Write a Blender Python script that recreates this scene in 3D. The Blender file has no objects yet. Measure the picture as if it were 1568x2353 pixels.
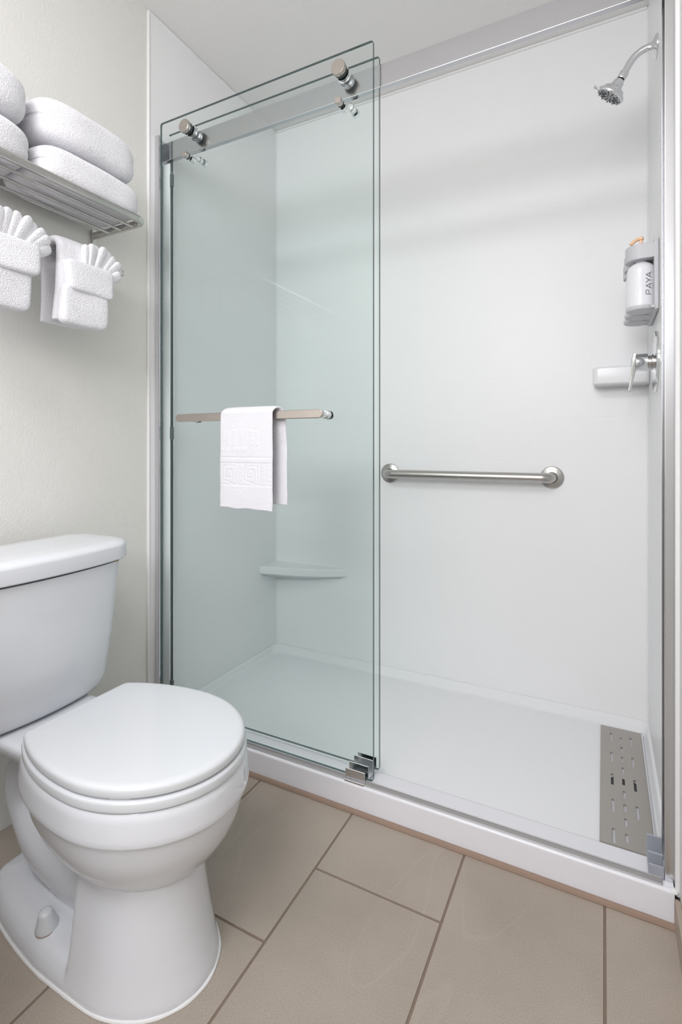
import bpy, bmesh, math, random
from mathutils import Vector, Matrix, noise
PI = math.pi
S = bpy.context.scene
COL = S.collection

# ------------------------------------------------------------------ camera
cam_d = bpy.data.cameras.new('camera')
cam = bpy.data.objects.new('camera', cam_d); COL.objects.link(cam)
cam.location = (1.371, -1.24, 0.984)
cam.rotation_euler = (PI/2, 0, math.atan(604/1176))
cam_d.sensor_fit = 'HORIZONTAL'; cam_d.sensor_width = 36.0
cam_d.lens = 36.0*1176/1568
cam_d.shift_y = -(1176.5-1024)/1568
cam_d.clip_start = 0.02
S.camera = cam

# ------------------------------------------------------------------ world, lights, exposure
w = bpy.data.worlds.new('world'); S.world = w; w.use_nodes = True
w.node_tree.nodes['Background'].inputs[0].default_value = (1, 1, 1, 1)
w.node_tree.nodes['Background'].inputs[1].default_value = 0.05
def area(name, loc, rot, sx, sy, power, color):
    l = bpy.data.lights.new(name, 'AREA'); l.shape = 'RECTANGLE'; l.size = sx; l.size_y = sy
    l.energy = power; l.color = color
    o = bpy.data.objects.new(name, l); COL.objects.link(o); o.location = loc; o.rotation_euler = rot
    return o
area('ceiling_light', (0.80, -1.75, 2.44), (0, 0, 0), 0.9, 0.7, 17, (0.972, 0.962, 1.0))
area('vanity_light', (0.92, -2.50, 1.85), (math.radians(97), 0, 0), 1.1, 0.65, 19, (0.955, 0.955, 1.0))
S.view_settings.view_transform = 'Standard'; S.view_settings.look = 'None'
S.view_settings.exposure = 0.28; S.view_settings.gamma = 1.0
S.view_settings.use_curve_mapping = False

# ------------------------------------------------------------------ material helpers
def mat(name, color, rough=0.5, metal=0.0, coat=0.0, bump=None, sheen=0.0, spec=0.5, aniso=0.0):
    m = bpy.data.materials.new(name); m.use_nodes = True
    nt = m.node_tree; b = nt.nodes['Principled BSDF']
    b.inputs['Base Color'].default_value = (*color, 1)
    b.inputs['Roughness'].default_value = rough
    b.inputs['Metallic'].default_value = metal
    b.inputs['Coat Weight'].default_value = coat
    b.inputs['Coat Roughness'].default_value = 0.05
    b.inputs['Sheen Weight'].default_value = sheen
    b.inputs['Specular IOR Level'].default_value = spec
    b.inputs['Anisotropic'].default_value = aniso
    tc = nt.nodes.new('ShaderNodeTexCoord')
    # gentle tone variation so no surface is perfectly flat
    n = nt.nodes.new('ShaderNodeTexNoise'); n.inputs['Scale'].default_value = 3.0; n.inputs['Detail'].default_value = 3
    nt.links.new(tc.outputs['Object'], n.inputs['Vector'])
    mr = nt.nodes.new('ShaderNodeMapRange'); mr.inputs['To Min'].default_value = 0.985; mr.inputs['To Max'].default_value = 1.01
    nt.links.new(n.outputs['Fac'], mr.inputs['Value'])
    mx = nt.nodes.new('ShaderNodeVectorMath'); mx.operation = 'SCALE'
    mx.inputs[0].default_value = color
    nt.links.new(mr.outputs[0], mx.inputs['Scale']); nt.links.new(mx.outputs[0], b.inputs['Base Color'])
    if bump:
        sc, strength, dist, det = bump
        n2 = nt.nodes.new('ShaderNodeTexNoise'); n2.inputs['Scale'].default_value = sc; n2.inputs['Detail'].default_value = det
        nt.links.new(tc.outputs['Object'], n2.inputs['Vector'])
        bp = nt.nodes.new('ShaderNodeBump'); bp.inputs['Strength'].default_value = strength; bp.inputs['Distance'].default_value = dist
        nt.links.new(n2.outputs['Fac'], bp.inputs['Height']); nt.links.new(bp.outputs[0], b.inputs['Normal'])
    return m

M = {}
M['paint'] = mat('wall_paint', (0.79, 0.78, 0.745), 0.75, bump=(170, 0.25, 0.004, 2))
M['ceil'] = mat('ceiling_paint', (0.89, 0.88, 0.865), 0.85, bump=(120, 0.25, 0.002, 2))
M['caulk'] = mat('white_caulk', (0.84, 0.84, 0.84), 0.45)
M['stain_caulk'] = mat('brown_grout', (0.33, 0.235, 0.18), 0.85, bump=(200, 0.4, 0.002, 3))
M['acrylic'] = mat('pan_acrylic', (0.85, 0.858, 0.868), 0.16, spec=0.4, bump=(60, 0.03, 0.001, 2))
M['curb'] = mat('curb_acrylic', (0.845, 0.845, 0.885), 0.22)
M['china'] = mat('toilet_china', (0.765, 0.785, 0.825), 0.07, coat=0.3)
M['seat'] = mat('seat_plastic', (0.73, 0.755, 0.785), 0.12)
M['chrome'] = mat('chrome', (0.80, 0.81, 0.82), 0.06, metal=1)
M['alu'] = mat('polished_aluminium', (0.70, 0.70, 0.72), 0.20, metal=1)
M['rail'] = mat('brushed_aluminium', (0.56, 0.56, 0.585), 0.16, metal=1)
M['seal'] = mat('pale_vinyl_seal', (0.80, 0.84, 0.84), 0.25)
M['strip'] = mat('grey_threshold_metal', (0.42, 0.41, 0.41), 0.45, metal=0.35)
M['grate'] = mat('grate_steel', (0.43, 0.405, 0.375), 0.30, metal=1)
M['brush'] = mat('brushed_steel', (0.50, 0.485, 0.465), 0.30, metal=1, bump=(400, 0.05, 0.0005, 2))
M['nickel'] = mat('satin_nickel', (0.55, 0.50, 0.465), 0.24, metal=1)
M['rack'] = mat('rack_steel', (0.60, 0.585, 0.56), 0.20, metal=1)
M['terry'] = mat('terry_cloth', (0.88, 0.875, 0.915), 0.95, sheen=0.35, bump=(600, 0.5, 0.002, 2))
M['terry_flat'] = mat('terry_border', (0.79, 0.785, 0.825), 0.9, sheen=0.3, bump=(300, 0.45, 0.003, 2))
M['black'] = mat('black_rubber', (0.035, 0.04, 0.045), 0.4)
M['bumper'] = mat('grey_rubber', (0.10, 0.12, 0.125), 0.45)
M['grey_plastic'] = mat('grey_guide_plastic', (0.36, 0.38, 0.43), 0.4)
M['bracket'] = mat('silver_plastic', (0.60, 0.60, 0.62), 0.42, spec=0.4)
M['bottle'] = mat('bottle_plastic', (0.87, 0.87, 0.90), 0.14)
M['pump'] = mat('peach_pump_plastic', (0.92, 0.60, 0.38), 0.25)
M['ink'] = mat('dark_ink', (0.05, 0.05, 0.07), 0.5)
M['grey_ink'] = mat('grey_ink', (0.35, 0.35, 0.38), 0.5)
M['nozzle'] = mat('dark_nozzle_rubber', (0.12, 0.13, 0.13), 0.5)
M['spray'] = mat('spray_face_plastic', (0.50, 0.51, 0.53), 0.25)
M['grout'] = mat('floor_grout', (0.235, 0.18, 0.14), 0.9, bump=(300, 0.4, 0.002, 3))
M['base_tile'] = mat('baseboard_tile', (0.41, 0.34, 0.275), 0.5, bump=(260, 0.2, 0.001, 3))
M['shade_grey'] = mat('shade_block_paint', (0.30, 0.285, 0.27), 0.5)
M['rust'] = mat('rust_stain', (0.30, 0.15, 0.06), 0.8)
M['hole_shade'] = mat('hole_shade_black', (0.03, 0.03, 0.03), 0.5)

def panel_mat(name, ax):
    """glossy surround with faint moulded tile relief and rippled texture"""
    m = mat(name, (0.895, 0.90, 0.905), 0.34, spec=0.30)
    nt = m.node_tree; b = nt.nodes['Principled BSDF']
    tc = nt.nodes.new('ShaderNodeTexCoord'); sp = nt.nodes.new('ShaderNodeSeparateXYZ'); cb = nt.nodes.new('ShaderNodeCombineXYZ')
    nt.links.new(tc.outputs['Object'], sp.inputs[0])
    nt.links.new(sp.outputs[ax], cb.inputs[0]); nt.links.new(sp.outputs[2], cb.inputs[1])
    mp = nt.nodes.new('ShaderNodeMapping'); nt.links.new(cb.outputs[0], mp.inputs[0])
    mp.inputs['Location'].default_value = (-0.281, 0.074, 0) if ax == 0 else (0.11, 0.074, 0)
    br = nt.nodes.new('ShaderNodeTexBrick'); nt.links.new(mp.outputs[0], br.inputs['Vector'])
    br.inputs['Scale'].default_value = 1.0; br.inputs['Mortar Size'].default_value = 0.0022
    br.inputs['Mortar Smooth'].default_value = 0.8
    br.inputs['Brick Width'].default_value = 0.61; br.inputs['Row Height'].default_value = 0.1565
    br.inputs['Color1'].default_value = (1, 1, 1, 1); br.inputs['Color2'].default_value = (1, 1, 1, 1); br.inputs['Mortar'].default_value = (0, 0, 0, 1)
    b1 = nt.nodes.new('ShaderNodeBump'); b1.inputs['Strength'].default_value = 0.16; b1.inputs['Distance'].default_value = 0.0012
    nt.links.new(br.outputs['Color'], b1.inputs['Height'])
    mp2 = nt.nodes.new('ShaderNodeMapping'); nt.links.new(cb.outputs[0], mp2.inputs[0]); mp2.inputs['Scale'].default_value = (6, 130, 1)
    n = nt.nodes.new('ShaderNodeTexNoise'); n.inputs['Scale'].default_value = 1; n.inputs['Detail'].default_value = 2
    nt.links.new(mp2.outputs[0], n.inputs['Vector'])
    b2 = nt.nodes.new('ShaderNodeBump'); b2.inputs['Strength'].default_value = 0.16; b2.inputs['Distance'].default_value = 0.0012
    nt.links.new(n.outputs['Fac'], b2.inputs['Height']); nt.links.new(b1.outputs[0], b2.inputs['Normal'])
    nt.links.new(b2.outputs[0], b.inputs['Normal'])
    return m
M['panel_x'] = panel_mat('surround_panel_back', 0)
M['panel_y'] = panel_mat('surround_panel_side', 1)

def tile_mat():
    m = bpy.data.materials.new('floor_tile'); m.use_nodes = True
    nt = m.node_tree; b = nt.nodes['Principled BSDF']; N = nt.nodes.new; L = nt.links.new
    tc = N('ShaderNodeTexCoord')
    fine = N('ShaderNodeTexNoise'); fine.inputs['Scale'].default_value = 480; fine.inputs['Detail'].default_value = 4
    big = N('ShaderNodeTexNoise'); big.inputs['Scale'].default_value = 4; big.inputs['Detail'].default_value = 4
    at = N('ShaderNodeAttribute'); at.attribute_name = 'tone'
    L(tc.outputs['Object'], fine.inputs['Vector']); L(tc.outputs['Object'], big.inputs['Vector'])
    r1 = N('ShaderNodeValToRGB'); r1.color_ramp.elements[0].position = 0.3; r1.color_ramp.elements[1].position = 0.7
    r1.color_ramp.elements[0].color = (0.335, 0.285, 0.235, 1); r1.color_ramp.elements[1].color = (0.455, 0.395, 0.338, 1)
    L(fine.outputs['Fac'], r1.inputs[0])
    mr = N('ShaderNodeMapRange'); mr.inputs['From Min'].default_value = 0.3; mr.inputs['From Max'].default_value = 0.7
    mr.inputs['To Min'].default_value = 0.92; mr.inputs['To Max'].default_value = 1.08; L(big.outputs['Fac'], mr.inputs['Value'])
    mu = N('ShaderNodeMath'); mu.operation = 'MULTIPLY'; L(mr.outputs[0], mu.inputs[0]); L(at.outputs['Fac'], mu.inputs[1])
    sc = N('ShaderNodeVectorMath'); sc.operation = 'SCALE'; L(r1.outputs[0], sc.inputs[0]); L(mu.outputs[0], sc.inputs['Scale'])
    # pale stone veins
    mp = N('ShaderNodeMapping'); mp.inputs['Rotation'].default_value = (0, 0, 0.5); mp.inputs['Scale'].default_value = (2.6, 0.9, 1)
    L(tc.outputs['Object'], mp.inputs[0])
    vn = N('ShaderNodeTexNoise'); vn.inputs['Scale'].default_value = 0.9; vn.inputs['Detail'].default_value = 2.5; L(mp.outputs[0], vn.inputs['Vector'])
    s1 = N('ShaderNodeMath'); s1.operation = 'SUBTRACT'; s1.inputs[1].default_value = 0.52; L(vn.outputs['Fac'], s1.inputs[0])
    s2 = N('ShaderNodeMath'); s2.operation = 'ABSOLUTE'; L(s1.outputs[0], s2.inputs[0])
    vr = N('ShaderNodeMapRange'); vr.inputs['From Min'].default_value = 0.0; vr.inputs['From Max'].default_value = 0.0035
    vr.inputs['To Min'].default_value = 0.11; vr.inputs['To Max'].default_value = 0.0; L(s2.outputs[0], vr.inputs['Value'])
    mx = N('ShaderNodeMix'); mx.data_type = 'RGBA'; L(vr.outputs[0], mx.inputs[0]); L(sc.outputs[0], mx.inputs[6])
    mx.inputs[7].default_value = (0.56, 0.51, 0.45, 1)
    L(mx.outputs[2], b.inputs['Base Color'])
    b.inputs['Roughness'].default_value = 0.55
    bp = N('ShaderNodeBump'); bp.inputs['Strength'].default_value = 0.15; bp.inputs['Distance'].default_value = 0.001
    L(fine.outputs['Fac'], bp.inputs['Height']); L(bp.outputs[0], b.inputs['Normal'])
    return m
M['tile'] = tile_mat()

def glass_mat(name, tint, ior=1.5):
    m = bpy.data.materials.new(name); m.use_nodes = True
    nt = m.node_tree; nt.nodes.clear(); N = nt.nodes.new; L = nt.links.new
    out = N('ShaderNodeOutputMaterial'); mx = N('ShaderNodeMixShader'); tr = N('ShaderNodeBsdfTransparent'); gl = N('ShaderNodeBsdfGlossy')
    fr = N('ShaderNodeFresnel'); fr.inputs['IOR'].default_value = ior
    ge = N('ShaderNodeNewGeometry'); inv = N('ShaderNodeMath'); inv.operation = 'SUBTRACT'; inv.inputs[0].default_value = 1.0
    mu = N('ShaderNodeMath'); mu.operation = 'MULTIPLY'
    L(ge.outputs['Backfacing'], inv.inputs[1]); L(fr.outputs[0], mu.inputs[0]); L(inv.outputs[0], mu.inputs[1])
    tr.inputs[0].default_value = (*tint, 1); gl.inputs[0].default_value = (0.95, 1, 0.98, 1); gl.inputs['Roughness'].default_value = 0.0
    L(mu.outputs[0], mx.inputs[0]); L(tr.outputs[0], mx.inputs[1]); L(gl.outputs[0], mx.inputs[2]); L(mx.outputs[0], out.inputs[0])
    return m
M['glass'] = glass_mat('tinted_glass', (0.9805, 0.9998, 0.9950), 1.25)
def edge_mat():
    m = bpy.data.materials.new('glass_edge'); m.use_nodes = True
    nt = m.node_tree; b = nt.nodes['Principled BSDF']
    b.inputs['Base Color'].default_value = (0.035, 0.085, 0.085, 1); b.inputs['Roughness'].default_value = 0.12
    b.inputs['Alpha'].default_value = 0.9
    return m
M['edge'] = edge_mat()

# ------------------------------------------------------------------ mesh helpers
def wloc(o):
    v = Vector((0, 0, 0))
    while o is not None:
        v += o.location; o = o.parent
    return v
def link(name, bm, m, parent=None, sharp=35, smooth=True):
    me = bpy.data.meshes.new(name)
    off = wloc(parent)
    if off.length > 0:
        bmesh.ops.translate(bm, verts=bm.verts, vec=-off)
    bm.to_mesh(me); bm.free()
    ms = m if isinstance(m, (list, tuple)) else [m]
    for k in ms: me.materials.append(k)
    if smooth:
        for p in me.polygons: p.use_smooth = True
        me.set_sharp_from_angle(angle=math.radians(sharp))
    o = bpy.data.objects.new(name, me); COL.objects.link(o)
    if smooth and sharp < 90:
        wn = o.modifiers.new('normals', 'WEIGHTED_NORMAL'); wn.keep_sharp = True; wn.weight = 80
    if parent is not None: o.parent = parent
    return o
def thing(name, label, cat, loc, group=None):
    o = bpy.data.objects.new(name, None); COL.objects.link(o); o.location = loc
    o.empty_display_size = 0.05
    o['label'] = label; o['category'] = cat
    if group: o['group'] = group
    return o
def tag(o, label, cat, group=None):
    o['label'] = label; o['category'] = cat
    if group: o['group'] = group
    return o
def struct(o): o['kind'] = 'structure'; return o

def box(bm, x0, x1, y0, y1, z0, z1, bev=0.0, seg=2, mi=0):
    vs = [bm.verts.new(p) for p in [(x0,y0,z0),(x1,y0,z0),(x1,y1,z0),(x0,y1,z0),(x0,y0,z1),(x1,y0,z1),(x1,y1,z1),(x0,y1,z1)]]
    fs = [bm.faces.new([vs[i] for i in f]) for f in [(0,3,2,1),(4,5,6,7),(0,1,5,4),(1,2,6,5),(2,3,7,6),(3,0,4,7)]]
    for f in fs: f.material_index = mi
    if bev > 0:
        es = list({e for f in fs for e in f.edges})
        bmesh.ops.bevel(bm, geom=es, offset=bev, segments=seg, profile=0.5, affect='EDGES', clamp_overlap=True)
    return bm
def loft(bm, loops, cap0=True, cap1=True, closed=True, mi=0):
    rows = [[bm.verts.new(p) for p in lp] for lp in loops]
    n = len(rows[0]); fs = []
    for a, b in zip(rows, rows[1:]):
        for i in range(n if closed else n-1):
            j = (i+1) % n
            fs.append(bm.faces.new((a[i], a[j], b[j], b[i])))
    if cap0: fs.append(bm.faces.new(list(reversed(rows[0]))))
    if cap1: fs.append(bm.faces.new(rows[-1]))
    for f in fs: f.material_index = mi
    return rows
def frames(pts):
    out = []; up = None
    for i, p in enumerate(pts):
        a = pts[max(i-1, 0)]; b = pts[min(i+1, len(pts)-1)]
        t = (b-a).normalized()
        if up is None:
            up = Vector((0, 0, 1)) if abs(t.z) < 0.9 else Vector((1, 0, 0))
        n = (up - t*up.dot(t)).normalized(); up = n
        out.append((p, t, n, t.cross(n)))
    return out
def tube(bm, pts, r, n=20, caps=True, flat=1.0, mi=0):
    pts = [Vector(p) for p in pts]
    rr = r if isinstance(r, (list, tuple)) else [r]*len(pts)
    loops = []
    for (p, t, a, b), q in zip(frames(pts), rr):
        loops.append([p + a*(math.cos(2*PI*k/n)*q) + b*(math.sin(2*PI*k/n)*q*flat) for k in range(n)])
    loft(bm, loops, caps, caps, mi=mi)
    return bm
def arc_path(pts, rad, seg=8):
    """polyline with filleted corners"""
    P = [Vector(p) for p in pts]; out = [P[0]]
    for i in range(1, len(P)-1):
        a = (P[i-1]-P[i]).normalized(); b = (P[i+1]-P[i]).normalized()
        h = math.acos(max(-1, min(1, a.dot(b))))/2
        d = rad/math.tan(h); c = P[i] + (a+b).normalized()*(rad/math.sin(h))
        s0 = P[i]+a*d; s1 = P[i]+b*d; v0 = s0-c; v1 = s1-c; ang = v0.angle(v1)
        for k in range(seg+1):
            t = k/seg
            out.append(c + (v0*math.sin((1-t)*ang) + v1*math.sin(t*ang))/math.sin(ang))
    out.append(P[-1]); return out
def lathe(bm, origin, axis, prof, n=40, mi=0):
    """prof: (distance along axis, radius)"""
    o = Vector(origin); t = Vector(axis).normalized()
    up = Vector((0, 0, 1)) if abs(t.z) < 0.9 else Vector((1, 0, 0))
    a = (up - t*up.dot(t)).normalized(); b = t.cross(a)
    loops = [[o + t*d + a*(math.cos(2*PI*k/n)*max(r, 1e-5)) + b*(math.sin(2*PI*k/n)*max(r, 1e-5)) for k in range(n)] for d, r in prof]
    loft(bm, loops)
    return bm
def prism(bm, poly, axis, a0, a1, mi=0):
    """extrude a 2D polygon along axis (0: poly=(y,z); 1: poly=(x,z); 2: poly=(x,y))"""
    def P(p, t): return {0: (t, p[0], p[1]), 1: (p[0], t, p[1]), 2: (p[0], p[1], t)}[axis]
    loft(bm, [[P(p, a0) for p in poly], [P(p, a1) for p in poly]], mi=mi)
    bmesh.ops.recalc_face_normals(bm, faces=bm.faces)
    return bm
def new(): return bmesh.new()
def rrect(x0, x1, y0, y1, r, seg=6):
    out = []
    for cx, cy, a0 in ((x1-r, y1-r, 0), (x0+r, y1-r, 90), (x0+r, y0+r, 180), (x1-r, y0+r, 270)):
        for k in range(seg+1):
            a = math.radians(a0+90*k/seg); out.append((cx+r*math.cos(a), cy+r*math.sin(a)))
    return out
def fbm(p, s, seed=0.0):
    return noise.noise(Vector(p)*s + Vector((seed*7.3, seed*3.1, seed*5.7)))

# ------------------------------------------------------------------ room shell
W, D, H = 1.51, 0.76, 2.455
Y0 = -2.6
bm = new(); box(bm, -0.12, W+0.12, Y0-0.1, D+0.1, -0.12, -0.0015)
struct_floor = bm
# tiles on the grout bed, same mesh: 12x24 in tiles, one third running offset
TX0 = 0.173-0.3
rnd = random.Random(4)
tiles = []
for k in range(-1, 6):
    x0 = 0.173 + 0.3*k; x1 = x0+0.3
    yj = -0.407 + 0.2*(k-1)
    for j in range(-5, 4):
        y0 = yj + 0.6*j; y1 = y0 + 0.6
        g = 0.0019
        a0, a1 = max(x0+g, 0), min(x1-g, W); b0, b1 = max(y0+g, Y0), min(y1-g, 0.02)
        if a1-a0 < 0.01 or b1-b0 < 0.01: continue
        tiles.append((a0, a1, b0, b1))
for t in tiles: box(bm, *t, -0.003, 0.0, 0.0009, 1, mi=1)
o = link('floor', bm, [M['grout'], M['tile']], smooth=False); struct(o)
me = o.data; at = me.attributes.new('tone', 'FLOAT', 'FACE')
tones = {}
for p in me.polygons:
    c = p.center; key = -1
    for i, t in enumerate(tiles):
        if t[0]-1e-4 <= c.x <= t[1]+1e-4 and t[2]-1e-4 <= c.y <= t[3]+1e-4: key = i; break
    if key not in tones: tones[key] = rnd.uniform(0.96, 1.04)
    at.data[p.index].value = tones[key]

bm = new(); box(bm, -0.1, 0, Y0-0.1, D+0.1, -0.02, H+0.05); struct(link('wall_left', bm, M['paint'], smooth=False))
bm = new(); box(bm, W, W+0.1, Y0-0.1, D+0.1, -0.02, H+0.05); struct(link('wall_right', bm, M['paint'], smooth=False))
bm = new(); box(bm, 0, W, D, D+0.1, -0.02, H+0.05); struct(link('wall_back', bm, M['paint'], smooth=False))
bm = new(); box(bm, 0, W, Y0-0.1, Y0, -0.02, H+0.05); struct(link('wall_front', bm, M['paint'], smooth=False))
bm = new(); box(bm, -0.1, W+0.1, Y0-0.1, D+0.1, H, H+0.1); struct(link('ceiling', bm, M['ceil'], smooth=False))
bm = new(); box(bm, W-0.010, W, Y0, -0.004, 0.0, 0.062, 0.002); struct(link('baseboard_right', bm, M['base_tile'], smooth=False))
# unseen low block, added to shade the left side of the toilet
bm = new(); box(bm, 0.0, 0.62, Y0, -1.04, 0.0, 0.86); struct(link('shade_block', bm, M['shade_grey'], smooth=False))
# white caulk beads: front edge of the surround on both walls, top edge at the ceiling
bm = new(); tube(bm, [(0.003, 0.0, 0.06), (0.003, 0.0, H-0.006)], 0.0055, 10); struct(link('trim_1', bm, M['caulk']))
bm = new(); tube(bm, [(0.003, 0.0, H-0.005), (0.003, D-0.01, H-0.005)], 0.0055, 10); struct(link('trim_2', bm, M['caulk']))
bm = new(); tube(bm, [(0.01, D-0.007, H-0.005), (W-0.01, D-0.007, H-0.005)], 0.0055, 10); struct(link('trim_3', bm, M['caulk']))
bm = new(); tube(bm, [(W-0.003, 0.012, 0.06), (W-0.003, 0.012, H-0.006)], 0.0055, 10); struct(link('trim_4', bm, M['caulk']))
bm = new()
lathe(bm, (W-0.010, 0.006, 0.0705), (0.2, -0.2, 1), [(0, 0.0075), (0.002, 0.0065), (0.0035, 0.0035), (0.004, 0.0)], 14); struct(link('trim_6', bm, M['caulk']))
# brown grout joint between curb and floor tiles
bm = new()
pts = [Vector((x*W/60, -0.0035 + 0.0012*fbm((x*0.37, 0, 0), 1.0), 0.002)) for x in range(0, 61)]
tube(bm, pts, 0.0078, 8)
tube(bm, [(W-0.0065, -0.004, 0.0), (W-0.0065, -0.004, 0.060)], 0.0045, 8)
struct(link('trim_5', bm, M['stain_caulk']))

# ------------------------------------------------------------------ shower surround
sur = thing('shower_surround', 'glossy white moulded shower surround with faint tile relief and two corner ledges', 'shower wall', (0.75, D, 0.06))
PT = 0.006
bm = new(); box(bm, 0.0003, PT, 0.004, D-0.0003, 0.0603, H-0.0005, 0.001, 1); link('side_panel', bm, M['panel_y'], sur)
bm = new(); box(bm, PT, W-PT, D-PT, D-0.0003, 0.0603, H-0.0005, 0.001, 1); link('back_panel', bm, M['panel_x'], sur)
bm = new(); box(bm, W-PT, W-0.0003, 0.016, D-0.0003, 0.0603, H-0.0005, 0.001, 1); link('side_panel', bm, M['panel_y'], sur)
# inner corner coves
bm = new(); tube(bm, [(PT, D-PT, 0.06), (PT, D-PT, H-0.002)], 0.004, 10); link('corner_bead', bm, M['caulk'], sur)
bm = new(); tube(bm, [(W-PT, D-PT, 0.06), (W-PT, D-PT, H-0.002)], 0.004, 10); link('corner_bead', bm, M['caulk'], sur)
# foot ledge, back left: curved front from side wall to back wall
bx, by = PT-0.001, D-PT+0.001
A = Vector((bx, 0.625)); B = Vector((0.388, by))
def ledge_loop(z, inset):
    out = []
    n = 18
    for k in range(n+1):
        t = k/n
        p = A.lerp(B, t); nrm = Vector((1, -0.75)).normalized()
        p = p + nrm*(0.030*math.sin(PI*t)) 
        p = p - nrm*inset
        p.x = max(p.x, bx); p.y = min(p.y, by)
        out.append((p.x, p.y, z))
    out.append((bx, by, z)); return out
bm = new()
loft(bm, [ledge_loop(0.395, 0.05), ledge_loop(0.412, 0.008), ledge_loop(0.416, 0.001), ledge_loop(0.440, 0.0), ledge_loop(0.445, 0.003), ledge_loop(0.446, 0.009)])
bmesh.ops.recalc_face_normals(bm, faces=bm.faces)
link('corner_ledge', bm, M['acrylic'], sur, sharp=50)
# soap ledge, back right
bm = new()
x0, x1, y0, y1 = 1.338, W-PT+0.001, 0.672, D-PT+0.001
def sl(i, z, yi=0): return [(x, y, z) for x, y in rrect(x0+i, x1-i*0.2, y0+i+yi, y1-i*0.2, 0.018-min(i, 0.01)*0.5, 5)]
loft(bm, [sl(0.012, 1.186), sl(0.003, 1.189), sl(0, 1.194), sl(0, 1.240), sl(0.002, 1.2445), sl(0.006, 1.246), sl(0.012, 1.244), sl(0.020, 1.230)])
bmesh.ops.recalc_face_normals(bm, faces=bm.faces)
link('soap_ledge', bm, M['acrylic'], sur, sharp=50)

# ------------------------------------------------------------------ shower pan with curb
pan = thing('shower_pan', 'low white shower pan with raised curb along the beige tile floor', 'shower tray', (0.75, 0.38, 0.0))
bm = new()
e = 0.0005
ZB = 0.036
def ring(ix, yf, ib, z, r): return [(x, y, z) for x, y in rrect(e+ix, W-e-ix, yf, D-e-ib, r, 8)]
rows = loft(bm, [ring(0.0, 0.094, 0.0, 0.0600, 0.006), ring(0.007, 0.098, 0.007, 0.0610, 0.02), ring(0.010, 0.101, 0.010, 0.059, 0.03),
                 ring(0.014, 0.106, 0.016, 0.054, 0.035), ring(0.018, 0.112, 0.030, 0.042, 0.035), ring(0.022, 0.118, 0.040, ZB+0.001, 0.035), ring(0.03, 0.125, 0.050, ZB, 0.035)],
            cap0=False, cap1=True)
for v in bm.verts:   # front side of the basin meets the curb a little lower
    if v.co.y < 0.104 and v.co.z > 0.05: v.co.z = min(v.co.z, 0.0575)
bmesh.ops.recalc_face_normals(bm, faces=bm.faces)
link('basin', bm, M['acrylic'], pan, sharp=60)
prof = [(0.0, 0.0), (0.0, 0.066)]
for k in range(1, 7):
    a = PI - k*PI/12
    prof.append((0.006+0.006*math.cos(a), 0.0665+0.006*math.sin(a)))
prof += [(0.030, 0.0712), (0.034, 0.0690), (0.040, 0.0655), (0.097, 0.0590), (0.104, 0.0560), (0.112, 0.046), (0.118, 0.035), (0.118, 0.0)]
bm = new(); prism(bm, prof, 0, e, W-0.010)
link('curb', bm, M['curb'], pan, sharp=30)

# drain cover: long steel grate with slots, real holes
dr = thing('drain_cover', 'long brushed steel slotted drain grate at the right end of the shower pan', 'drain cover', (1.42, 0.41, ZB))
bm = new()
gx0, gx1, gy0, gy1 = 1.362, 1.478, 0.130, 0.700
slots = []
for i in range(5):
    yc = 0.632 - 0.1174*i
    slots.append((1.3925, yc, 0.0034, 0.026)); slots.append((1.4485, yc-0.004, 0.0034, 0.026))
for i in range(9): slots.append((1.4205, 0.627-0.0575*i, 0.0034, 0.0145))
slots = [s for s in slots if s[1]-s[3] > gy0+0.004]
xs = sorted({gx0, gx1} | {s[0]-s[2] for s in slots} | {s[0]+s[2] for s in slots})
ys = sorted({gy0, gy1} | {s[1]-s[3] for s in slots} | {s[1]+s[3] for s in slots})
zt = ZB+0.0055
vt = {}
def gv(x, y, z):
    k = (round(x, 5), round(y, 5), round(z, 5))
    if k not in vt: vt[k] = bm.verts.new((x, y, z))
    return vt[k]
def inhole(x, y): return any(abs(x-s[0]) < s[2] and abs(y-s[1]) < s[3] for s in slots)
cells = {}
for i in range(len(xs)-1):
    for j in range(len(ys)-1):
        cells[i, j] = not inhole((xs[i]+xs[i+1])/2, (ys[j]+ys[j+1])/2)
for (i, j), solid in cells.items():
    if not solid: continue
    a, b, c, d = xs[i], xs[i+1], ys[j], ys[j+1]
    bm.faces.new((gv(a, c, zt), gv(b, c, zt), gv(b, d, zt), gv(a, d, zt)))
    for (di, dj, p, q) in ((-1, 0, (a, d), (a, c)), (1, 0, (b, c), (b, d)), (0, -1, (a, c), (b, c)), (0, 1, (b, d), (a, d))):
        if not cells.get((i+di, j+dj), False):
            bm.faces.new((gv(p[0], p[1], ZB+0.0012), gv(q[0], q[1], ZB+0.0012), gv(q[0], q[1], zt), gv(p[0], p[1], zt)))
bmesh.ops.recalc_face_normals(bm, faces=bm.faces)
link('grate_plate', bm, M['grate'], dr, smooth=False)
bm = new(); box(bm, gx0+0.002, gx1-0.002, gy0+0.002, gy1-0.002, ZB+0.0002, ZB+0.0010); link('channel_floor', bm, M['bracket'], dr, smooth=False)  # grey colour stands in for depth shade, darkens the slots above
bm = new(); lathe(bm, (1.4205, 0.392, ZB+0.001), (0, 0, 1), [(0, 0.036), (0.0006, 0.036)], 32); link('drain_hole_shade', bm, M['hole_shade'], dr)  # flat black disc, the shade inside the drain opening put into colour
bm = new(); box(bm, gx1+0.0005, gx1+0.0055, gy0-0.004, gy1+0.002, ZB+0.0002, ZB+0.0075, 0.0008, 1); link('side_rail', bm, M['alu'], dr)

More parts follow.
